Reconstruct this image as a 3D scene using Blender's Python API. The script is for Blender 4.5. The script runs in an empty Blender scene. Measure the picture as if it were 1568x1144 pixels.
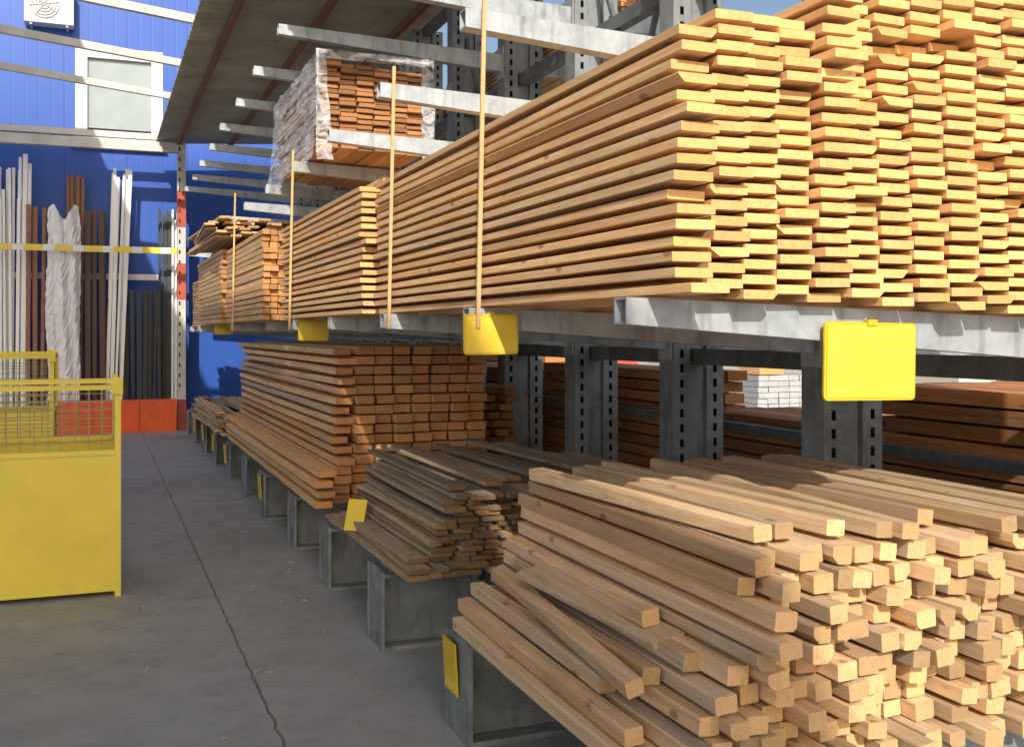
import bpy, math, random
from mathutils import Vector
R=random.Random(7)
sc=bpy.context.scene
# ---------------------------------------------------------------- helpers
class MB:
    def __init__(s): s.v=[];s.f=[];s.m=[]
    def hexa(s,p,mat=0):
        n=len(s.v); s.v+= [tuple(q) for q in p]
        for f in ((0,3,2,1),(4,5,6,7),(0,1,5,4),(1,2,6,5),(2,3,7,6),(3,0,4,7)):
            s.f.append(tuple(n+i for i in f)); s.m.append(mat)
    def box(s,x0,x1,y0,y1,z0,z1,mat=0):
        s.hexa([(x0,y0,z0),(x1,y0,z0),(x1,y1,z0),(x0,y1,z0),(x0,y0,z1),(x1,y0,z1),(x1,y1,z1),(x0,y1,z1)],mat)
    def quad(s,a,b,c,d,mat=0):
        n=len(s.v); s.v+=[a,b,c,d]; s.f.append((n,n+1,n+2,n+3)); s.m.append(mat)
    def bar(s,a,b,w,h,mat=0):
        a=Vector(a);b=Vector(b);d=(b-a).normalized()
        up=Vector((0,0,1)) if abs(d.z)<.9 else Vector((0,1,0))
        r=d.cross(up).normalized()*w/2; u=r.cross(d).normalized()*h/2
        s.hexa([a-r-u,a+r-u,b+r-u,b-r-u,a-r+u,a+r+u,b+r+u,b-r+u],mat)
    def board(s,x0,x1,y0,y1,z0,z1,yaw=0,bowx=0,bowz=0,pitch=0,segs=4,ch=.0015,wane=0,mat=0,roll=0,wtop=False):
        cx=(x0+x1)/2;cz=(z0+z1)/2;w=(x1-x0)/2;t=(z1-z0)/2
        cb=ch+wane
        if wane and R.random()<.6: cl,cr=ch,cb
        else: cl,cr=cb,ch
        sec=[(-w+cl,-t),(w-cr,-t),(w,-t+min(cr,t*1.6)),(w,t-ch),(w-ch,t),(-w+ch,t),(-w,t-ch),(-w,-t+min(cl,t*1.6))]
        if roll:
            c_,s_=math.cos(roll),math.sin(roll); sec=[(a*c_-b*s_,a*s_+b*c_) for a,b in sec]
        n=len(s.v);ym=(y0+y1)/2
        sl=R.uniform(-.05,.05)
        for i in range(segs+1):
            u=i/segs; y=y0+(y1-y0)*u; q=math.sin(math.pi*u)
            ox=yaw*(y-ym)+bowx*q; oz=pitch*(y-ym)+bowz*q
            for (a,b) in sec: s.v.append((cx+a+ox,y+(sl*a if i in(0,segs) else 0),cz+b+oz))
        for i in range(segs):
            for k in range(8):
                k2=(k+1)%8
                s.f.append((n+i*8+k,n+i*8+k2,n+(i+1)*8+k2,n+(i+1)*8+k)); s.m.append(mat)
        s.f.append(tuple(n+k for k in range(7,-1,-1))); s.m.append(mat)
        s.f.append(tuple(n+segs*8+k for k in range(8))); s.m.append(mat)
    def build(s,name,mats,parent=None,smooth=False):
        me=bpy.data.meshes.new(name); me.from_pydata(s.v,[],s.f)
        for m in mats: me.materials.append(m)
        me.polygons.foreach_set('material_index',s.m)
        if smooth: me.polygons.foreach_set('use_smooth',[True]*len(s.f))
        me.update()
        import bmesh
        bm=bmesh.new(); bm.from_mesh(me); bmesh.ops.recalc_face_normals(bm,faces=bm.faces); bm.to_mesh(me); bm.free()
        o=bpy.data.objects.new(name,me); sc.collection.objects.link(o)
        if parent: o.parent=parent
        return o
def empty(name):
    o=bpy.data.objects.new(name,None); sc.collection.objects.link(o); return o
# ---------------------------------------------------------------- materials
def newmat(name):
    m=bpy.data.materials.new(name); m.use_nodes=True; nt=m.node_tree; nt.nodes.clear()
    out=nt.nodes.new('ShaderNodeOutputMaterial'); b=nt.nodes.new('ShaderNodeBsdfPrincipled')
    nt.links.new(b.outputs[0],out.inputs[0]); return m,nt,b,out
class N:
    def __init__(s,nt): s.nt=nt
    def n(s,t,**k):
        o=s.nt.nodes.new('ShaderNode'+t)
        for a,b in k.items(): setattr(o,a,b)
        return o
    def l(s,a,b): s.nt.links.new(a,b)
    def math(s,op,a,b=None,c=None):
        m=s.n('Math',operation=op)
        for i,x in enumerate((a,b,c)):
            if x is None: continue
            if isinstance(x,(int,float)): m.inputs[i].default_value=x
            else: s.l(x,m.inputs[i])
        return m.outputs[0]
    def mix(s,f,a,b,blend='MIX'):
        m=s.n('Mix',data_type='RGBA',blend_type=blend)
        if isinstance(f,(int,float)): m.inputs[0].default_value=f
        else: s.l(f,m.inputs[0])
        for i,x in ((6,a),(7,b)):
            if isinstance(x,tuple): m.inputs[i].default_value=(*x,1) if len(x)==3 else x
            else: s.l(x,m.inputs[i])
        return m.outputs[2]
    def ramp(s,f,p0,p1):
        r=s.n('MapRange'); s.l(f,r.inputs[0]); r.inputs[1].default_value=p0; r.inputs[2].default_value=p1
        return r.outputs[0]
    def noise(s,vec,scale,detail=4,rough=.55,dist=0):
        t=s.n('TexNoise'); t.inputs['Scale'].default_value=scale; t.inputs['Detail'].default_value=detail
        t.inputs['Roughness'].default_value=rough; t.inputs['Distortion'].default_value=dist
        if vec is not None: s.l(vec,t.inputs['Vector'])
        return t.outputs['Fac']
    def mapped(s,vec,sca):
        m=s.n('Mapping'); s.l(vec,m.inputs[0]); m.inputs['Scale'].default_value=sca; return m.outputs[0]
def wood(name,c1,c2,ce,ce2=None,lo=.62,hi=1.2,grey=0.0,rough=.75,weath=0.0):
    m,nt,b,out=newmat(name); g=N(nt)
    tc=g.n('TexCoord').outputs['Object']; geo=g.n('NewGeometry'); rnd=geo.outputs['Random Per Island']
    cmb=g.n('CombineXYZ'); g.l(g.math('MULTIPLY',rnd,37.),cmb.inputs[0]); g.l(g.math('MULTIPLY',rnd,91.),cmb.inputs[1]); g.l(g.math('MULTIPLY',rnd,53.),cmb.inputs[2])
    va=g.n('VectorMath',operation='ADD'); g.l(tc,va.inputs[0]); g.l(cmb.outputs[0],va.inputs[1]); P=va.outputs[0]
    n1=g.noise(g.mapped(P,(42,1.6,42)),1,3,.62,.8)
    n2=g.noise(g.mapped(P,(190,4,190)),1,1,.6)
    col=g.mix(g.ramp(n1,.36,.64),c1,c2)
    col=g.mix(g.math('MULTIPLY',g.ramp(n2,.5,.75),.25),col,tuple(x*.5 for x in c2))
    vo=g.n('TexVoronoi'); g.l(g.mapped(P,(9,4.5,9)),vo.inputs['Vector']); vo.inputs['Scale'].default_value=1
    kn=g.ramp(vo.outputs['Distance'],.14,.08)
    col=g.mix(g.math('MULTIPLY',kn,.65),col,(c2[0]*.3,c2[1]*.2,c2[2]*.18))
    st=g.noise(g.mapped(P,(6,1.2,6)),1,2,.65,.3)
    col=g.mix(g.math('MULTIPLY',g.ramp(st,.54,.8),.25+grey),col,(.20,.16,.12))
    sx=g.n('SeparateXYZ'); g.l(geo.outputs['Normal'],sx.inputs[0])
    isend=g.math('GREATER_THAN',g.math('ABSOLUTE',sx.outputs[1]),.85)
    rnd2=g.math('FRACT',g.math('MULTIPLY',rnd,173.7))
    if weath:
        rnd3=g.math('FRACT',g.math('MULTIPLY',rnd,71.3))
        col=g.mix(g.math('MULTIPLY',g.ramp(rnd3,1-weath,1.0),.6),col,(.36,.31,.25))
    ecol=g.mix(g.math('POWER',rnd2,1.6),ce,ce2 or tuple(x*.75 for x in ce))
    wv=g.n('TexWave',wave_type='RINGS',rings_direction='Y'); g.l(P,wv.inputs[0]); wv.inputs['Scale'].default_value=38; wv.inputs['Distortion'].default_value=2.0; wv.inputs['Detail'].default_value=1
    en=g.noise(P,60,2,.7)
    ecol=g.mix(g.math('MULTIPLY',wv.outputs['Fac'],.25),ecol,tuple(x*.55 for x in ce))
    ecol=g.mix(g.math('MULTIPLY',g.ramp(en,.48,.8),.5),ecol,tuple(x*.4 for x in ce))
    col=g.mix(isend,col,ecol)
    br=g.math('MULTIPLY_ADD',rnd,hi-lo,lo)
    c3=g.n('CombineXYZ')
    g.l(br,c3.inputs[0]); g.l(g.math('MULTIPLY_ADD',rnd2,.10,g.math('MULTIPLY',br,.94)),c3.inputs[1]); g.l(g.math('MULTIPLY_ADD',rnd2,.22,g.math('MULTIPLY',br,.86)),c3.inputs[2])
    col=g.mix(1.,col,c3.outputs[0],'MULTIPLY')
    g.l(col,b.inputs['Base Color']); b.inputs['Roughness'].default_value=rough; b.inputs['Specular IOR Level'].default_value=.25
    bp=g.n('Bump'); bp.inputs['Strength'].default_value=.35; bp.inputs['Distance'].default_value=.004
    g.l(n1,bp.inputs['Height']); g.l(bp.outputs[0],b.inputs['Normal'])
    return m
def plain(name,c,rough=.6,metal=0,var=.25,scale=6,c2=None,bump=.1,dirt=0):
    m,nt,b,out=newmat(name); g=N(nt); tc=g.n('TexCoord').outputs['Object']
    n=g.noise(tc,scale,4,.6,.3); col=g.mix(g.ramp(n,.3,.7),c,c2 or tuple(x*(1-var) for x in c))
    if dirt:
        n2=g.noise(tc,scale*3.7,4,.7); col=g.mix(g.math('MULTIPLY',g.ramp(n2,.55,.75),dirt),col,(.09,.075,.06))
    g.l(col,b.inputs['Base Color']); b.inputs['Roughness'].default_value=rough; b.inputs['Metallic'].default_value=metal
    bp=g.n('Bump'); bp.inputs['Strength'].default_value=bump; bp.inputs['Distance'].default_value=.01
    g.l(g.noise(tc,scale*9,2,.6),bp.inputs['Height']); g.l(bp.outputs[0],b.inputs['Normal'])
    return m
def galv(name,a,b2,metal=.35,rough=.5):
    m,nt,b,out=newmat(name); g=N(nt); tc=g.n('TexCoord').outputs['Object']
    vo=g.n('TexVoronoi'); vo.inputs['Scale'].default_value=45; g.l(tc,vo.inputs['Vector'])
    n=g.noise(tc,5,5,.65,.6); n2=g.noise(g.mapped(tc,(14,14,2.5)),1,3,.6)
    col=g.mix(g.ramp(n,.35,.65),a,b2)
    col=g.mix(g.math('MULTIPLY',vo.outputs['Color'],.25),col,tuple(x*1.25 for x in a))
    col=g.mix(g.math('MULTIPLY',g.ramp(n2,.52,.75),.6),col,(.10,.09,.08))
    g.l(col,b.inputs['Base Color']); b.inputs['Metallic'].default_value=metal
    g.l(g.math('MULTIPLY_ADD',n,.35,rough-.15),b.inputs['Roughness'])
    bp=g.n('Bump'); bp.inputs['Strength'].default_value=.15; bp.inputs['Distance'].default_value=.006; g.l(n2,bp.inputs['Height']); g.l(bp.outputs[0],b.inputs['Normal'])
    return m
W_fresh=wood('wood_fresh',(.86,.575,.31),(.72,.42,.19),(.88,.56,.24),(.76,.39,.13),lo=.80,hi=1.1)
W_fresh2=wood('wood_fresh_warm',(.84,.56,.29),(.68,.40,.18),(.66,.34,.14),(.46,.21,.08),lo=.74,hi=1.1,weath=.15)
W_timber=wood('wood_timber',(.80,.57,.35),(.63,.42,.23),(.74,.50,.26),(.50,.30,.14),lo=.58,hi=1.15,grey=.15,weath=.3)
W_weath=wood('wood_weathered',(.52,.40,.27),(.36,.25,.15),(.34,.20,.10),(.22,.13,.07),lo=.5,hi=1.15,grey=.2,rough=.85,weath=.4)
W_red=wood('wood_red',(.62,.28,.11),(.44,.18,.07),(.50,.22,.08),(.34,.14,.055),lo=.6,hi=1.1)
GALV=galv('galvanised_steel',(.46,.50,.53),(.30,.335,.36))
GALVD=galv('galvanised_steel_dark',(.17,.19,.20),(.09,.105,.115),.2,.6)
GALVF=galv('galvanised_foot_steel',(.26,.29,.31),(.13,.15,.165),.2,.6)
DARK=plain('dark_cavity',(.02,.02,.022),.9)
YEL=plain('yellow_sign_plastic',(.80,.60,.06),.35,var=.08,scale=12,bump=.03)
YEL2=plain('yellow_sign_rim',(.70,.47,.02),.4,var=.1,scale=12)
YCART=plain('yellow_cart_paint',(.80,.64,.07),.42,var=.15,scale=2.5,dirt=.10)
ORANGE=plain('orange_paint',(.85,.12,.02),.6,scale=3,dirt=.4)
WHITE=plain('white_paint',(.82,.82,.81),.5,var=.1,scale=4,dirt=.08)
WHITEP=plain('white_pvc',(.88,.88,.87),.4,var=.05,scale=4)
FRAMEW=plain('window_frame_paint',(.62,.62,.62),.5,var=.1,scale=4)
BEAMW=plain('weathered_white_paint',(.62,.61,.56),.6,var=.25,scale=3,dirt=.3)
RED=plain('red_paint',(.5,.09,.05),.5)
BROWN=plain('brown_profile',(.30,.13,.07),.5,scale=9)
DBROWN=plain('dark_brown_profile',(.10,.045,.03),.5,scale=9)
BLACK=plain('black_profile',(.03,.035,.035),.5,scale=9)
CREAM=plain('cream_render',(.72,.66,.55),.9,var=.1,scale=1)
def film():
    m,nt,b,out=newmat('stretch_film'); g=N(nt)
    b.inputs['Base Color'].default_value=(.88,.88,.9,1); b.inputs['Roughness'].default_value=.12
    tr=g.n('BsdfTransparent'); mx=g.n('MixShader'); tc=g.n('TexCoord').outputs['Object']
    n=g.noise(g.mapped(tc,(9,2.5,16)),1,4,.65,1.2)
    g.l(g.ramp(n,.32,.80),mx.inputs[0]); g.l(tr.outputs[0],mx.inputs[1]); g.l(b.outputs[0],mx.inputs[2]); g.l(mx.outputs[0],out.inputs[0])
    bp=g.n('Bump'); bp.inputs['Strength'].default_value=.8; bp.inputs['Distance'].default_value=.03; g.l(n,bp.inputs['Height']); g.l(bp.outputs[0],b.inputs['Normal'])
    return m
FILM=film()
def concrete():
    m,nt,b,out=newmat('concrete'); g=N(nt); tc=g.n('TexCoord').outputs['Object']
    n=g.noise(tc,.7,5,.6,.4); n2=g.noise(tc,4,5,.72,.2); n3=g.noise(tc,140,2,.7)
    col=g.mix(g.ramp(n,.3,.7),(.36,.375,.385),(.255,.265,.27))
    col=g.mix(g.math('MULTIPLY',g.ramp(n2,.46,.72),.45),col,(.15,.155,.158))
    col=g.mix(g.math('MULTIPLY',g.ramp(n3,.5,.8),.35),col,(.42,.42,.41))
    s=g.n('SeparateXYZ'); wob=g.noise(tc,9,2,.7)
    g.l(tc,s.inputs[0])
    x=g.math('MULTIPLY_ADD',wob,.04,s.outputs[0]); y=g.math('MULTIPLY_ADD',wob,.03,s.outputs[1])
    def line(v,off,per):
        q=g.math('SUBTRACT',v,off-per/2); q=g.math('MODULO',g.math('ADD',q,per*40),per); q=g.math('ABSOLUTE',g.math('SUBTRACT',q,per/2))
        return g.ramp(q,.009,.003)
    j=g.math('MAXIMUM',line(x,.70,3.6),g.math('MULTIPLY',line(y,8.75,7.8),.6))
    col=g.mix(g.math('MULTIPLY',j,.75),col,(.05,.05,.05))
    v=g.n('TexVoronoi'); v.inputs['Scale'].default_value=2.3; g.l(tc,v.inputs['Vector'])
    col=g.mix(g.math('MULTIPLY',g.ramp(v.outputs['Distance'],.14,.03),.35),col,(.10,.10,.10))
    g.l(col,b.inputs['Base Color']); g.l(g.math('MULTIPLY_ADD',n2,.4,.38),b.inputs['Roughness'])
    bp=g.n('Bump'); bp.inputs['Strength'].default_value=.25; bp.inputs['Distance'].default_value=.01
    g.l(g.math('SUBTRACT',n2,j),bp.inputs['Height']); g.l(bp.outputs[0],b.inputs['Normal'])
    return m
CONC=concrete()
def bluewall():
    m,nt,b,out=newmat('blue_panel'); g=N(nt); tc=g.n('TexCoord').outputs['Object']
    s=g.n('SeparateXYZ'); g.l(tc,s.inputs[0])
    n=g.noise(g.mapped(tc,(1,1,.25)),1.5,4,.6)
    col=g.mix(n,(.010,.065,.33),(.020,.105,.46))
    q=g.math('ABSOLUTE',g.math('SUBTRACT',g.math('MODULO',g.math('ADD',s.outputs[0],100),1.0),.5))
    l=g.ramp(q,.012,.004); r=g.math('ABSOLUTE',g.math('SUBTRACT',g.math('MODULO',g.math('ADD',s.outputs[0],100),.2),.1))
    col=g.mix(g.math('MULTIPLY',l,.5),col,(.005,.02,.15))
    g.l(col,b.inputs['Base Color']); b.inputs['Roughness'].default_value=.45
    bp=g.n('Bump'); bp.inputs['Strength'].default_value=.12; bp.inputs['Distance'].default_value=.01
    g.l(g.math('SUBTRACT',g.ramp(r,.0,.02),l),bp.inputs['Height']); g.l(bp.outputs[0],b.inputs['Normal'])
    return m
BLUE=bluewall()
RUST=plain('corrugated_metal',(.46,.46,.40),.5,.15,c2=(.29,.28,.23),scale=1.6,dirt=.35)
RUSTP=plain('rusty_purlin',(.24,.10,.05),.8,scale=6)
GLASS=plain('window_glass',(.36,.42,.43),.12,0,var=.3,scale=.8)
GREY=plain('grey_plastic',(.45,.46,.47),.5)
# ---------------------------------------------------------------- ground
b=MB(); b.quad((-300,-300,0),(300,-300,0),(300,300,0),(-300,300,0)); b.build('ground',[CONC])
# ---------------------------------------------------------------- rack
GY=[2.62+1.32*k for k in range(12)]
rack=empty('cantilever_rack')
col=MB()
def perf(mb,x0,x1,y,z0,z1):
    xm=(x0+x1)/2; hw=.012; p=.085; hh=.046
    mb.quad((x0,y,z0),(xm-hw,y,z0),(xm-hw,y,z1),(x0,y,z1)); mb.quad((xm+hw,y,z0),(x1,y,z0),(x1,y,z1),(xm+hw,y,z1))
    z=z0
    while z<z1:
        mb.quad((xm-hw,y,z),(xm+hw,y,z),(xm+hw,y,min(z1,z+p-hh)),(xm-hw,y,min(z1,z+p-hh))); z+=p
for y in GY:
    z1=4.75
    for (a,c) in ((3.05,3.16),(3.27,3.38)):
        for s in (-1,1):
            perf(col,a,c,y+s*.08,.4,z1)
        for xx in (a,c): col.quad((xx,y-.08,.4),(xx,y+.08,.4),(xx,y+.08,z1),(xx,y-.08,z1))
        col.quad((a+.004,y,.4),(c-.004,y,.4),(c-.004,y,z1),(a+.004,y,z1),1)
    col.box(3.163,3.267,y-.05,y+.05,.4,z1)
col.build('columns',[galv('column_steel',(.29,.315,.33),(.18,.20,.21),.25,.55),DARK],rack)
arms=MB()
def arm(mb,y,zt,x0,x1=3.05,drop=.055,t0=.075,t1=.14,w=.075,dirn=1):
    h=w/2
    p=[(x0,y-h,zt-t0),(x1,y-h,zt-drop-t1),(x1,y+h,zt-drop-t1),(x0,y+h,zt-t0),(x0,y-h,zt),(x1,y-h,zt-drop),(x1,y+h,zt-drop),(x0,y+h,zt)]
    q=.006
    mb.hexa(p[:4]+[ (a,bb,c+q) for a,bb,c in p[:4]])
    mb.hexa([(a,bb,c-q) for a,bb,c in p[4:]]+p[4:])
    for s in (-1,1):
        ya=y+s*h; yb=y+s*(h-q)
        lo,hi=min(ya,yb),max(ya,yb)
        mb.hexa([(x0,lo,zt-t0+q),(x1,lo,zt-drop-t1+q),(x1,hi,zt-drop-t1+q),(x0,hi,zt-t0+q),(x0,lo,zt-q),(x1,lo,zt-drop-q),(x1,hi,zt-drop-q),(x0,hi,zt-q)])
    mb.box(x1-.012,x1-.002,y-.07,y+.07,zt-drop-t1-.06,zt-drop+.06)
def backarm(mb,y,zt):
    mb.hexa([(3.38,y-.035,zt-.14),(4.7,y-.035,zt-.06),(4.7,y+.035,zt-.06),(3.38,y+.035,zt-.14),(3.38,y-.035,zt),(4.7,y-.035,zt+.03),(4.7,y+.035,zt+.03),(3.38,y+.035,zt)])
for i,y in enumerate(GY):
    arm(arms,y,1.70,1.37)
    arm(arms,y,2.885,1.37+R.uniform(-.02,.02))
    if i>=1: arm(arms,y,3.90,1.28+R.uniform(-.02,.02))
    for zt in (1.6,3.85): backarm(arms,y,zt)
arms.build('arms',[GALV],rack)
ties=MB()
for z in (1.42,2.6,3.6,4.7): ties.box(3.175,3.255,GY[0],GY[-1],z,z+.09)
for i in range(0,11,2):
    ties.bar((3.2,GY[i],1.9),(3.2,GY[i+1],4.4),.03,.03); ties.bar((3.23,GY[i+1],1.9),(3.23,GY[i],4.4),.03,.03)
ties.box(3.5,3.56,1.2,GY[-1],1.02,1.07)
ties.build('tie_beams',[GALVD],rack)
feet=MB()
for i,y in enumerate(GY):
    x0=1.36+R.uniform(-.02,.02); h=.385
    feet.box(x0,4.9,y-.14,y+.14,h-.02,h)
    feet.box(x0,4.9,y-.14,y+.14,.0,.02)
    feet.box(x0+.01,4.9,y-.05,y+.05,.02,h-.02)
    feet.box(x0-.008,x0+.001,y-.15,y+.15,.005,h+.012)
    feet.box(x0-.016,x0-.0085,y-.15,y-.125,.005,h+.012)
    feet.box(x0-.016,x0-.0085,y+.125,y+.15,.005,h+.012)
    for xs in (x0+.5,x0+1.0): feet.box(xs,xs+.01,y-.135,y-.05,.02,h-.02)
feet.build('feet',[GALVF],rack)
pads=MB()
for y in GY:
    pads.board(1.39,1.95,y-.12,y+.12,.3865,.425,segs=1)
pads.build('foot_boards',[W_weath],rack)
# ---------------------------------------------------------------- lumber stacks
def shear(x): return -(x-1.4)*.033
def interleaved(name,x0,y0,y1,z0,ncol,layers,mat,cw=.124,t=.0215,endj=.014,seed=1,cj=.035):
    mb=MB(); rr=random.Random(seed)
    for j in range(ncol):
        cy=rr.uniform(-cj,cj)-( .04 if j==0 else 0); cz=rr.uniform(-.003,.003)
        drift=rr.uniform(-.0012,.0012)
        for k in range(layers(j)):
            if (k+j)%2: continue
            xa=x0+j*cw+rr.uniform(-.0015,.0015)+ (rr.uniform(-.018,.0) if j==0 else 0)
            w=cw-.005
            z=z0+k*t+shear(xa)+(cz+.003)
            e=rr.uniform(-endj,endj)+cy+drift*k
            q=rr.random()
            if q<.07: e-=rr.uniform(.015,.06)
            elif q<.12: e+=rr.uniform(.02,.06)
            wane=rr.uniform(.008,.028) if rr.random()<.15 else 0
            mb.board(xa,xa+w,y0+e,y1+rr.uniform(-.06,.06),z,z+.0255,segs=6,bowx=rr.uniform(-.001,.001)+(rr.uniform(-.014,.0) if j==0 else 0),wane=wane,
                     bowz=rr.uniform(-.0014,.0014),roll=rr.uniform(-.012,.012))
    return mb.build(name,[mat])
interleaved('lumber_stack',1.44,2.47,5.6,1.703,13,lambda j:34+int(min(j*1.9,15))+(j%3==1),W_fresh,seed=3)
interleaved('lumber_stack',1.38,5.75,8.4,1.703,12,lambda j:34+(j%3)*2,W_fresh,seed=5,endj=.04)
def grid(name,x0,y0,y1,z0,nc,nr,w,t,gx,gz,mat,seed,endj=.03,sh=True,xj=.004,lean=0,segs=4,skip=0.0,rowoff=None,yaw=.002,roll=0,bow=.006):
    mb=MB(); rr=random.Random(seed)
    for r in range(nr):
        ro=rowoff(r) if rowoff else 0
        for c in range(nc):
            if rr.random()<skip: continue
            xa=x0+ro+c*(w+gx)+rr.uniform(-xj,xj); z=z0+r*(t+gz)+(shear(xa) if sh else 0)
            mb.board(xa,xa+w,y0+rr.uniform(-endj,endj),y1+rr.uniform(-endj*2,endj*2),z,z+t,segs=segs,yaw=rr.uniform(-yaw,yaw),bowx=rr.uniform(-bow,bow),
                     roll=rr.uniform(-roll,roll),wane=rr.uniform(.004,.012) if rr.random()<.12 else 0)
    return mb,mat,name
def fin(t): return t[0].build(t[2],[t[1]])
fin(grid('timber_stack',1.27,8.7,11.3,1.705,16,15,.055,.042,.006,.008,W_fresh2,11,endj=.05,xj=.008))
fin(grid('timber_stack',1.25,11.6,14.3,1.705,14,15,.06,.045,.006,.008,W_fresh2,12,endj=.05))
t=grid('loose_board_pile',1.12,11.3,13.9,2.60,9,6,.11,.022,.01,.014,W_timber,13,endj=.2,xj=.03,yaw=.05,roll=.05); fin(t)
fin(grid('lumber_stack',1.4,14.5,17.0,1.705,10,18,.11,.022,.01,.016,W_fresh2,14,endj=.05))
# square timbers
mb=MB(); rr=random.Random(21)
P=.0582
for r in range(10):
    z=.43+r*P
    xs=(1.40,1.41,1.45,1.50,1.55,1.585,1.60,1.615,1.60,1.625)[r]
    x=xs; c=0
    while x<3.05:
        w=.062+rr.uniform(-.008,.008)
        near=2.33+(r%2)*.02+rr.uniform(-.07,.07)
        if rr.random()<.14: near-=rr.uniform(.03,.12)
        if c==0: near-=rr.uniform(-.02,.06)
        far=3.95+rr.uniform(-.06,.05)
        mb.board(x,x+w,near,far,z,z+.051+rr.uniform(-.006,.002),segs=5,yaw=rr.uniform(-.016,.016),bowx=rr.uniform(-.014,.014),bowz=rr.uniform(-.004,.005),
                 roll=rr.uniform(-.12,.12),ch=.003,wane=rr.uniform(.006,.022) if rr.random()<.3 else 0)
        x+=w+rr.uniform(.004,.026); c+=1
for (x,z,n,f,yw) in ((1.30,.43,2.35,3.92,.01),(1.335,.486,2.5,3.98,.02),(1.37,.43,2.2,3.8,-.01),(1.385,.544,2.75,3.98,.03),(1.405,.488,2.1,3.7,.0),(1.45,.605,2.6,3.92,.03),(1.455,.547,2.35,3.86,-.012),(1.52,.665,2.5,3.84,.025),(1.53,.725,2.75,3.95,.03)):
    mb.board(x,x+.058,n,f,z,z+.05,segs=5,yaw=yw,bowx=rr.uniform(-.015,.015),roll=rr.uniform(-.12,.12),ch=.003)
mb.board(1.40,1.455,2.55,3.85,.618,.664,segs=5,yaw=.075,pitch=.03,roll=.25,ch=.003)
mb.board(1.46,1.57,2.65,3.55,.705,.728,segs=5,yaw=-.07,pitch=.02,roll=.2,ch=.003)
for q in range(10):
    x=1.66+q*.128+rr.uniform(-.03,.03); mb.board(x,x+.062,2.38+rr.uniform(-.1,.14),3.92+rr.uniform(-.1,.05),1.016,1.062,segs=5,yaw=rr.uniform(-.09,.09),roll=rr.uniform(-.12,.12),ch=.003)
mb.build('square_timber_pile',[W_timber])
# weathered thin boards
mb=MB()
rr=random.Random(31)
for r in range(14):
    z=.43+r*.027; x=1.40+r*.020+rr.uniform(-.05,.05); y0=rr.uniform(-.05,.05); yw=rr.uniform(-.02,.02)
    while x<3.0:
        w=rr.choice((.06,.09,.11))
        mb.board(x,x+w,4.82+y0+rr.uniform(-.035,.035)+(r*.004),6.45+rr.uniform(-.15,.15),z,z+.022,segs=4,yaw=yw+rr.uniform(-.012,.012),bowx=rr.uniform(-.015,.015),roll=rr.uniform(-.02,.02),pitch=rr.uniform(-.003,.003))
        x+=w+rr.uniform(.005,.03)
for q in range(7):
    x=1.64+q*.16; mb.board(x,x+.09,4.9+rr.uniform(-.1,.3),6.7,.815+q%2*.02,.838+q%2*.02,segs=4,yaw=rr.uniform(-.12,.05),pitch=rr.uniform(-.01,.02))
mb.build('weathered_board_pile',[W_weath])
# tall stack on the floor level
mb=MB(); rr=random.Random(41)
for r in range(16):
    z=.43+r*.068
    off=-.06 if r<4 else .10
    for c in range(8 if r>3 else 9):
        xa=1.43+off+c*.137+ (rr.uniform(-.035,.02) if c==0 else rr.uniform(-.006,.006))
        fe=12.1+rr.uniform(-.25,.3)
        ne=7.1+rr.uniform(-.04,.04)-(.12 if (c==0 and r<5) else 0)
        mb.board(xa,xa+.120,ne,fe,z,z+(.056 if c else .042),segs=8,yaw=rr.uniform(-.004,.002),bowx=rr.uniform(-.02,.015),bowz=rr.uniform(-.014,.010) if c==0 else 0)
mb.build('lumber_stack',[W_fresh2])
# short dark pile beside it
fin(grid('dark_timber_stack',2.70,7.5,9.1,.43,3,12,.095,.05,.012,.014,W_red,55,endj=.07,sh=False,xj=.02,yaw=.03,roll=.04))
fin(grid('low_board_pile',1.30,12.4,15.2,.43,12,9,.1,.024,.012,.006,W_timber,51,endj=.3,xj=.02,yaw=.04,sh=False))
fin(grid('low_board_pile',1.42,15.3,17.0,.43,12,5,.1,.024,.012,.006,W_weath,52,endj=.2,xj=.02,yaw=.04,sh=False))
# back side stacks
for (ya,yb,nr,sd,nc) in ((1.4,4.2,12,61,7),(4.35,5.8,9,62,5),(6.0,8.35,12,63,3),(8.6,11.3,11,64,7),(11.5,15.5,12,65,7)):
    fin(grid('dark_timber_stack',3.62,ya,yb,.42,nc,nr,.15,.066,.008,.012,W_red,sd,endj=.04,sh=False,xj=.006))
fin(grid('lumber_bundle',3.45,6.6,9.4,3.87,6,9,.13,.03,.006,.01,W_fresh2,71,sh=False))
fin(grid('lumber_bundle',3.45,9.8,12.6,3.87,6,7,.13,.03,.006,.01,W_red,72,sh=False))
# wrapped bundle
wb=empty('wrapped_lumber_bundle')
t=grid('boards',1.46,7.25,9.1,2.90,6,16,.118,.026,.006,.012,W_fresh2,81,endj=.03,xj=.012); t[0].build('boards',[wood('wood_bundle',(.60,.36,.18),(.44,.24,.11),(.46,.23,.10),(.34,.16,.07))],wb)
mb=MB(); rr=random.Random(5)
def sheet(mb,f,nu,nv):
    n=len(mb.v)
    for i in range(nu+1):
        for j in range(nv+1): mb.v.append(f(i/nu,j/nv))
    for i in range(nu):
        for j in range(nv): mb.f.append((n+i*(nv+1)+j,n+(i+1)*(nv+1)+j,n+(i+1)*(nv+1)+j+1,n+i*(nv+1)+j+1)); mb.m.append(0)
def rn(a=.012): return rr.uniform(-a,a)
sheet(mb,lambda u,v:(1.43-.05*(1-v)**2+rn(.008),7.2+u*2.0,2.80+v*.76+rn()),24,12)
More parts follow.
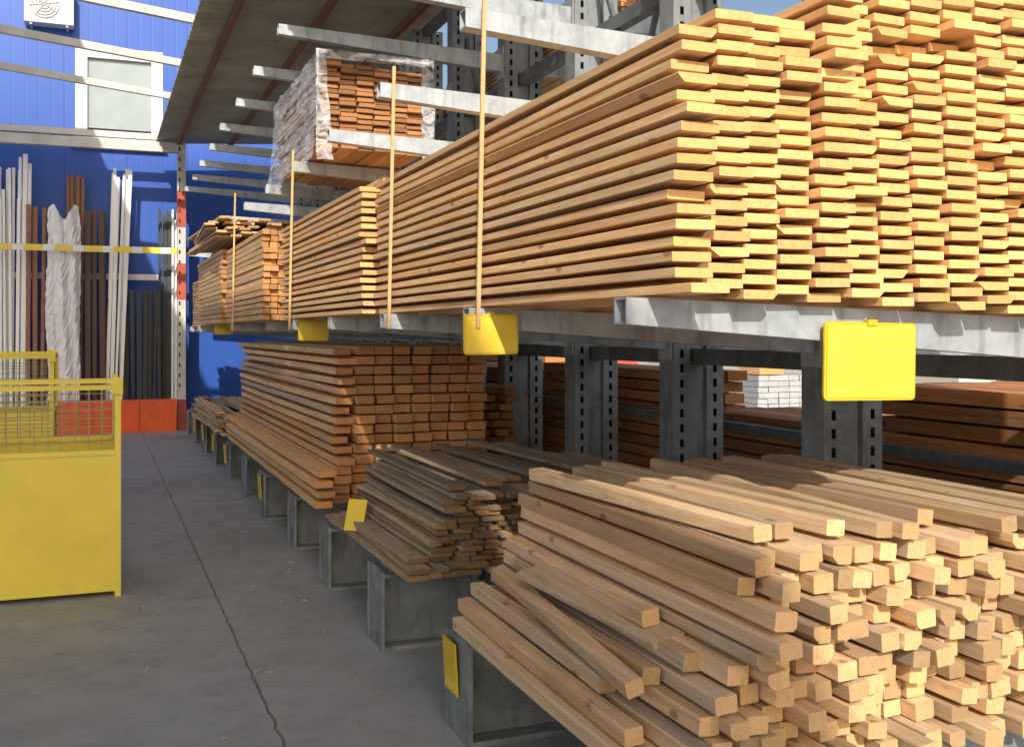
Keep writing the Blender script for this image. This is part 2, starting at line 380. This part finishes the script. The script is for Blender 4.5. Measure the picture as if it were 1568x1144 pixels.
sheet(mb,lambda u,v:(1.43+u*.8,7.2+v*2.0,3.56+rn(.012)),10,20)
sheet(mb,lambda u,v:(1.41+u*.09*(1.3-v*.6)+rn(.006),7.19+rn(.012),2.80+v*.76),3,12)
sheet(mb,lambda u,v:(2.17+u*.09+rn(.006),7.19+rn(.012),2.84+v*.72),3,12)
sheet(mb,lambda u,v:(1.42+u*.8,7.19+rn(.008),3.50+v*.06),12,2)
mb.build('stretch_film',[FILM],wb,True)
for (y,x) in ((3.86,1.392),(5.18,1.385),(7.84,1.335),(10.46,1.23)):
    mb=MB(); mb.hexa([(x-.008,y-.006,1.62),(x+.008,y-.006,1.62),(x+.008,y+.006,1.62),(x-.008,y+.006,1.62),(x+.02,y-.006,2.96),(x+.036,y-.006,2.96),(x+.036,y+.006,2.96),(x+.02,y+.006,2.96)])
    mb.build('wooden_lath',[W_timber])
# ---------------------------------------------------------------- signs
def sign(x0,x1,y,z0,z1,tilt=0):
    mb=MB(); bd=.008; W=x1-x0;H=z1-z0; r=.014
    pts=[]
    for (cx,cz,a0) in ((W-r,r,-90),(W-r,H-r,0),(r,H-r,90),(r,r,180)):
        for k in range(4): a=math.radians(a0+k*30); pts.append((cx+r*math.cos(a),cz+r*math.sin(a)))
    def tr(px,py,pz):
        px-=W/2; c,s=math.cos(tilt),math.sin(tilt)
        return (x0+W/2+px*c-(pz-H)*s, y+py, z1+px*s+(pz-H)*c)
    n=len(mb.v); L=len(pts)
    for yy in (-.004,.004): mb.v+=[tr(a,yy,c) for a,c in pts]
    mb.f.append(tuple(range(n,n+L))); mb.m.append(1); mb.f.append(tuple(range(n+2*L-1,n+L-1,-1))); mb.m.append(1)
    for k in range(L): mb.f.append((n+k,n+(k+1)%L,n+L+(k+1)%L,n+L+k)); mb.m.append(1)
    nu=8
    base=len(mb.v)
    for i in range(nu+1):
        for j in range(nu+1):
            u=i/nu;v=j/nu; bu=.004*math.sin(math.pi*u)*math.sin(math.pi*v)
            mb.v.append(tr(bd+(W-2*bd)*u,-.0065-bu,bd+(H-2*bd)*v))
    for i in range(nu):
        for j in range(nu):
            a=base+i*(nu+1)+j; mb.f.append((a,a+nu+1,a+nu+2,a+1)); mb.m.append(0)
    mb.box(x0+W*.45,x0+W*.55,y-.012,y+.012,z1-.01,z1+.008,1)
    return mb.build('price_sign',[YEL,YEL2])
sign(2.02,2.365,2.555,1.395,1.632,-.015)
sign(1.335,1.565,3.872,1.515,1.675,.01)
sign(1.40,1.63,7.83,1.54,1.69,-.02)
sign(1.33,1.56,13.1,1.58,1.74)
for i,y in enumerate(GY):
    if i not in (1,5,7,8,9,10): continue
    mb=MB(); x=1.325; z0=.16; a=-.04 if i%2 else .03
    mb.hexa([(x,y-.02,z0),(x+.008,y-.02,z0),(x+.008,y+.13,z0),(x,y+.13,z0),(x+a*.3,y-.02,z0+.21),(x+a*.3+.008,y-.02,z0+.21),(x+a*.3+.008,y+.13,z0+.21),(x+a*.3,y+.13,z0+.21)],1)
    mb.box(x-.003,x-.0005,y-.008,y+.118,z0+.012,z0+.19,0)
    mb.build('price_sign',[YEL,YEL2])
mb=MB(); mb.hexa([(1.33,5.98,.46),(1.42,5.90,.46),(1.425,5.905,.46),(1.335,5.985,.46),(1.39,6.1,.62),(1.48,6.02,.62),(1.485,6.025,.62),(1.395,6.105,.62)],0); mb.build('price_sign',[YEL])
# ---------------------------------------------------------------- canopy
can=empty('corrugated_canopy')
mb=MB(); ny=int((18.6-5.2)/.0225); nx=6; n=0
for i in range(ny+1):
    y=5.2+i*.0225
    for j in range(nx+1):
        x=.93+j*(3.5-.93)/nx
        mb.v.append((x,y,4.80+(x-.93)*.06+.026*math.sin(y*2*math.pi/.18)))
for i in range(ny):
    for j in range(nx):
        a=i*(nx+1)+j; mb.f.append((a,a+1,a+nx+2,a+nx+1)); mb.m.append(0)
mb.build('sheet',[RUST],can,True)
mb=MB()
for x in (1.25,2.1,3.0): mb.box(x,x+.05,5.3,18.5,4.69+(x-.93)*.06,4.765+(x-.93)*.06)
mb.build('purlins',[RUSTP],can)
mb=MB()
for y in (12,14,16):
    mb.hexa([(-5,y-.04,5.62),(1.05,y-.04,5.0),(1.05,y+.04,5.0),(-5,y+.04,5.62),(-5,y-.04,5.73),(1.05,y-.04,5.09),(1.05,y+.04,5.09),(-5,y+.04,5.73)])
    mb.box(-5.14,-5,y-.07,y+.07,0,7.2)
    mb.bar((-5,y,4.6),(-4.1,y,5.55),.05,.05)
mb.build('overhead_beam_frame',[BEAMW])
# unseen roof added to keep sun off the aisle floor and lower wall
lr=empty('shade_roof')
mb=MB()
mb.box(-5.6,-1.12,-14,15.6,7.30,7.36)
mb.build('shade_deck',[CREAM],lr)
mb=MB()
for y in (-13,-7,-1,5,11): 
    mb.box(-5.4,-1.2,y,y+.1,7.1,7.298); mb.box(-5.3,-5.15,y,y+.15,0,7.098)
    mb.bar((-5.2,y+.05,5.6),(-3.6,y+.05,7.1),.06,.06)
mb.build('shade_roof_frame',[GALVD],lr)
# ---------------------------------------------------------------- warehouse
wh=empty('blue_warehouse_building')
mb=MB()
WX0,WX1,WZ0,WZ1=-.27,1.02,4.85,6.42
Y0=19.2
mb.box(-16,WX0,Y0,Y0+.2,0,8.5); mb.box(WX1,3.9,Y0,Y0+.2,0,8.5); mb.box(WX0,WX1,Y0,Y0+.2,0,WZ0); mb.box(WX0,WX1,Y0,Y0+.2,WZ1,8.5)
mb.box(3.7,3.9,Y0+.2,30,0,8.5); mb.box(-16,3.9,Y0+.2,30,8.3,8.5)
mb.build('wall',[BLUE],wh)
mb=MB(); f=.13
mb.box(WX0-.06,WX0+f,Y0-.03,Y0+.1,WZ0-.06,WZ1+.06); mb.box(WX1-f,WX1+.06,Y0-.03,Y0+.1,WZ0-.06,WZ1+.06)
mb.box(WX0+f,WX1-f,Y0-.028,Y0+.1,WZ1-f,WZ1+.058); mb.box(WX0+f,WX1-f,Y0-.028,Y0+.1,WZ0-.058,WZ0+f)
mb.box(WX0-.12,WX1+.12,Y0-.12,Y0-.031,WZ0-.10,WZ0-.062)
mb.build('window_frame',[FRAMEW],wh)
mb=MB(); mb.box(WX0+f,WX1-f,Y0+.05,Y0+.06,WZ0+f,WZ1-f); mb.build('window_pane',[GLASS],wh)
mb=MB()
mb.box(WX0+f,WX1-f,Y0+.03,Y0+.04,WZ0+f,WZ0+f+.12)
mb.build('window_blind',[DARK],wh)
ac=empty('air_conditioner_unit')
mb=MB(); mb.box(-1.1,-.35,Y0-.32,Y0-.03,6.72,7.34)
mb.build('casing',[FRAMEW],ac)
mb=MB()
cx,cz,y=-.80,7.03,Y0-.325
for rad in (.08,.13,.18,.23):
    for k in range(24):
        a=k*math.pi/12;a2=(k+1)*math.pi/12
        mb.bar((cx+rad*math.cos(a),y-.01,cz+rad*math.sin(a)),(cx+rad*math.cos(a2),y-.01,cz+rad*math.sin(a2)),.01,.012)
for k in range(8):
    a=k*math.pi/4+.2; mb.bar((cx,y-.01,cz),(cx+.24*math.cos(a),y-.01,cz+.24*math.sin(a)),.01,.01)
mb.build('fan_grille',[GREY],ac)
mb=MB(); mb.bar((-1.0,Y0-.3,6.70),(-1.0,Y0,6.70),.04,.04); mb.bar((-.45,Y0-.3,6.70),(-.45,Y0,6.70),.04,.04); mb.build('brackets',[GREY],ac)
# ---------------------------------------------------------------- profile rack before the wall
pr=empty('profile_storage_rack')
mb=MB(); px=1.25
mb.box(px,px+.13,18.1,18.25,0,4.92)
mb.box(-6,px-.002,18.11,18.24,4.58,4.74); mb.box(-6,px-.002,18.3,18.4,4.80,4.9)
mb.box(-6.1,-6.0,18.1,18.25,0,4.92)
mb.build('frame',[BEAMW],pr)
mb=MB()
for z0,z1 in ((3.35,3.95),(2.15,2.75),(0.0,.5)): mb.box(px-.003,px+.133,18.096,18.254,z0,z1)
mb.build('post_red_bands',[RED],pr)
mb=MB()
for k in range(24): mb.box(px+.02+.0,px+.045,18.092,18.099,.7+k*.17,.76+k*.17)
mb.build('post_slots',[DARK],pr)
mb=MB(); x=-5.9;k=0
while x<1.2:
    L=.28 if k%2==0 else .16; mb.box(x,min(x+L,1.24),18.06,18.09,2.9,3.0,k%2); x+=L;k+=1
mb.build('hazard_rail',[YEL,WHITE],pr)
mb=MB(); mb.box(-6,1.24,18.9,18.98,2.5,2.6); mb.build('rear_rail',[WHITE],pr)
rr=random.Random(91)
def bundle(name,x0,x1,zt,mat,y=18.5,w=.045,lean=.15,zj=.12,dx=0):
    mb=MB(); x=x0
    while x<x1:
        for yy in (0,.09):
            h=zt+rr.uniform(-zj,zj); ww=w*rr.uniform(.5,1.1); ddx=dx+rr.uniform(-.05,.05); Y=y+yy+rr.uniform(-.02,.02)
            mb.hexa([(x,Y,0.01),(x+ww,Y,.01),(x+ww,Y+.04,.01),(x,Y+.04,.01),(x+ddx,Y+lean,h),(x+ww+ddx,Y+lean,h),(x+ww+ddx,Y+lean+.04,h),(x+ddx,Y+lean+.04,h)])
        x+=w*1.15
    return mb.build(name,[mat],pr)
bundle('white_profiles',-2.8,-1.5,4.2,WHITEP,w=.07); bundle('white_profiles',-1.44,-1.04,4.1,WHITEP,w=.065,zj=.4)
bundle('brown_profiles',-1.05,-.78,3.65,BROWN,y=18.4,w=.09,zj=.03)
bundle('brown_profiles',-.47,-.2,4.2,BROWN,y=18.7,w=.06,zj=.04)
bundle('dark_brown_profiles',-.17,.14,3.62,DBROWN,y=18.45,w=.1,zj=.04)
bundle('white_profiles',.12,.33,4.25,WHITEP,y=18.5,w=.06,zj=.12,dx=.14)
bundle('black_profiles',.55,1.0,2.3,BLACK,y=18.35,w=.07,zj=.03)
bundle('black_profiles',.1,.5,1.9,BLACK,y=18.5,w=.06,zj=.35)
bundle('dark_profiles',.98,1.2,3.6,BLACK,y=18.5,zj=.15)
bundle('white_profiles',1.17,1.25,3.6,WHITEP,y=18.4,zj=.15)
mb=MB()
def wrap(u,v):
    return (-.74+u*(.52-.10*abs(v-.55))+.02*math.sin(v*9)+rr.uniform(-.012,.012),18.33-.10*math.sin(math.pi*u)+.035*math.sin(u*17+v*5)+rr.uniform(-.02,.02),.3+v*(3.25+.12*math.sin(u*9)))
sheet(mb,wrap,18,44)
mb.build('plastic_wrapped_profiles',[plain('white_film',(.84,.85,.88),.22,var=.1,scale=5,bump=.5)],pr)
mb=MB(); mb.hexa([(-.72,17.9,0),(1.22,17.9,0),(1.22,18.06,0),(-.72,18.06,0),(-.72,17.93,.52),(1.22,17.93,.52),(1.22,18.03,.52),(-.72,18.03,.52)])
for x in (-.1,.6): mb.box(x,x+.04,17.88,17.9,.02,.5)
mb.build('orange_barrier',[ORANGE])
# ---------------------------------------------------------------- carts
def cart(x0,x1,y0,y1,zp,zt):
    e=empty('yellow_mesh_cart'); mb=MB()
    mb.box(x0+.03,x1-.03,y0+.012,y0+.016,.03,zp); mb.box(x0+.03,x1-.03,y1-.016,y1-.012,.03,zp)
    mb.box(x0+.012,x0+.016,y0+.03,y1-.03,.03,zp); mb.box(x1-.016,x1-.012,y0+.03,y1-.03,.03,zp)
    mb.box(x0+.03,x1-.03,y0+.03,y1-.03,.05,.07)
    mb.build('panels',[YCART],e)
    mb=MB()
    for x in (x0,x1-.035):
        for y in (y0,y1-.035): mb.box(x,x+.035,y,y+.035,.0,zt+.02)
    for z in (zp,zt-.035):
        for y in (y0+.002,y1-.033): mb.box(x0+.036,x1-.036,y,y+.03,z,z+.03)
        for x in (x0+.002,x1-.033): mb.box(x,x+.03,y0+.036,y1-.036,z,z+.03)
    mb.bar((x0,y0-.012,zt+.015),(x1+.01,y0-.012,zt+.015),.018,.018)
    mb.box(x1-.05,x1+.012,y0-.02,y0-.001,zt-.06,zt+.04)
    mb.build('frame',[YCART],e)
    mb=MB(); w=.005
    x=x0+.08
    while x<x1-.04:
        for y in (y0+.02,y1-.02): mb.box(x,x+w,y,y+w,zp+.03,zt-.03)
        x+=.075
    z=zp+.07
    while z<zt-.05:
        for y in (y0+.026,y1-.026): mb.box(x0+.035,x1-.035,y,y+w,z,z+w)
        for xx in (x0+.02,x1-.02): mb.box(xx,xx+w,y0+.035,y1-.035,z,z+w)
        z+=.05
    y=y0+.1
    while y<y1-.05:
        for xx in (x0+.026,x1-.026): mb.box(xx,xx+w,y,y+w,zp+.03,zt-.03)
        y+=.075
    mb.build('wire_mesh',[plain('wire',(.30,.29,.16),.5)],e)
cart(-2.3,.14,6.8,7.8,.86,1.29)
cart(-2.2,-.33,9.6,10.6,.9,1.42)
# ---------------------------------------------------------------- yard surroundings
mb=MB(); mb.box(26,38,22,75,0,4.2); mb.box(25.6,38.4,21.6,75.4,4.2,4.6)
for k in range(10): mb.box(25.93,25.99,25+k*4.8,28+k*4.8,.9,2.8,1)
mb.build('distant_building',[CREAM,GLASS])
rr=random.Random(3)
for k in range(9):
    mb=MB(); x=9+rr.uniform(-1,3); y=9+k*2.6; mats=[W_fresh2,RED,CREAM,GREY,W_red]; rr.shuffle(mats)
    for q in range(6):
        for c in range(5): mb.box(x+c*.24,x+c*.24+.225,y+rr.uniform(0,.05),y+1.6,.13+q*.11,.13+q*.11+.1)
    mb.box(x+.05,x+.6,y+.05,y+.75,.80,1.05+rr.random()*.4,1); mb.box(x,x+1.2,y,y+.8,0,.12,2)
    mb.build('goods_pallet',mats[:2]+[W_weath])
mb=MB(); rr=random.Random(8)
for k in range(110):
    x=rr.uniform(.2,1.5);y=rr.uniform(4,13); a=rr.uniform(0,3.14); L=rr.uniform(.008,.05)
    mb.bar((x,y,.004),(x+L*math.cos(a),y+L*math.sin(a),.005),.006,.004)
mb.build('wood_splinters',[W_timber])
# ---------------------------------------------------------------- light, camera
S=Vector((-.22,-.78,.50)).normalized()
sd=bpy.data.lights.new('sun','SUN'); sd.energy=4.9; sd.angle=math.radians(.6); sd.color=(1,.93,.82)
so=bpy.data.objects.new('sun',sd); sc.collection.objects.link(so); so.rotation_euler=S.to_track_quat('Z','Y').to_euler(); so.location=(20,-20,20)
w=bpy.data.worlds.new('World'); sc.world=w; w.use_nodes=True; nt=w.node_tree
bg=nt.nodes['Background']; sky=nt.nodes.new('ShaderNodeTexSky'); sky.sky_type='NISHITA'; sky.sun_disc=False
sky.sun_elevation=math.asin(S.z); sky.sun_rotation=math.atan2(S.x,S.y); sky.dust_density=4.0; sky.air_density=1.0; sky.ozone_density=.8
nt.links.new(sky.outputs[0],bg.inputs[0]); bg.inputs[1].default_value=.145
cd=bpy.data.cameras.new('camera'); cam=bpy.data.objects.new('camera',cd); sc.collection.objects.link(cam)
cam.location=(0,0,1.6); cam.rotation_euler=(math.radians(90),0,math.radians(-21.7)); cd.sensor_fit='HORIZONTAL'; cd.sensor_width=36
cd.lens=36*1600/1568; cd.shift_y=-62/1568; cd.clip_end=1000; cd.clip_start=.05
sc.camera=cam
sc.view_settings.view_transform='Standard'; sc.view_settings.look='None'; sc.view_settings.exposure=0
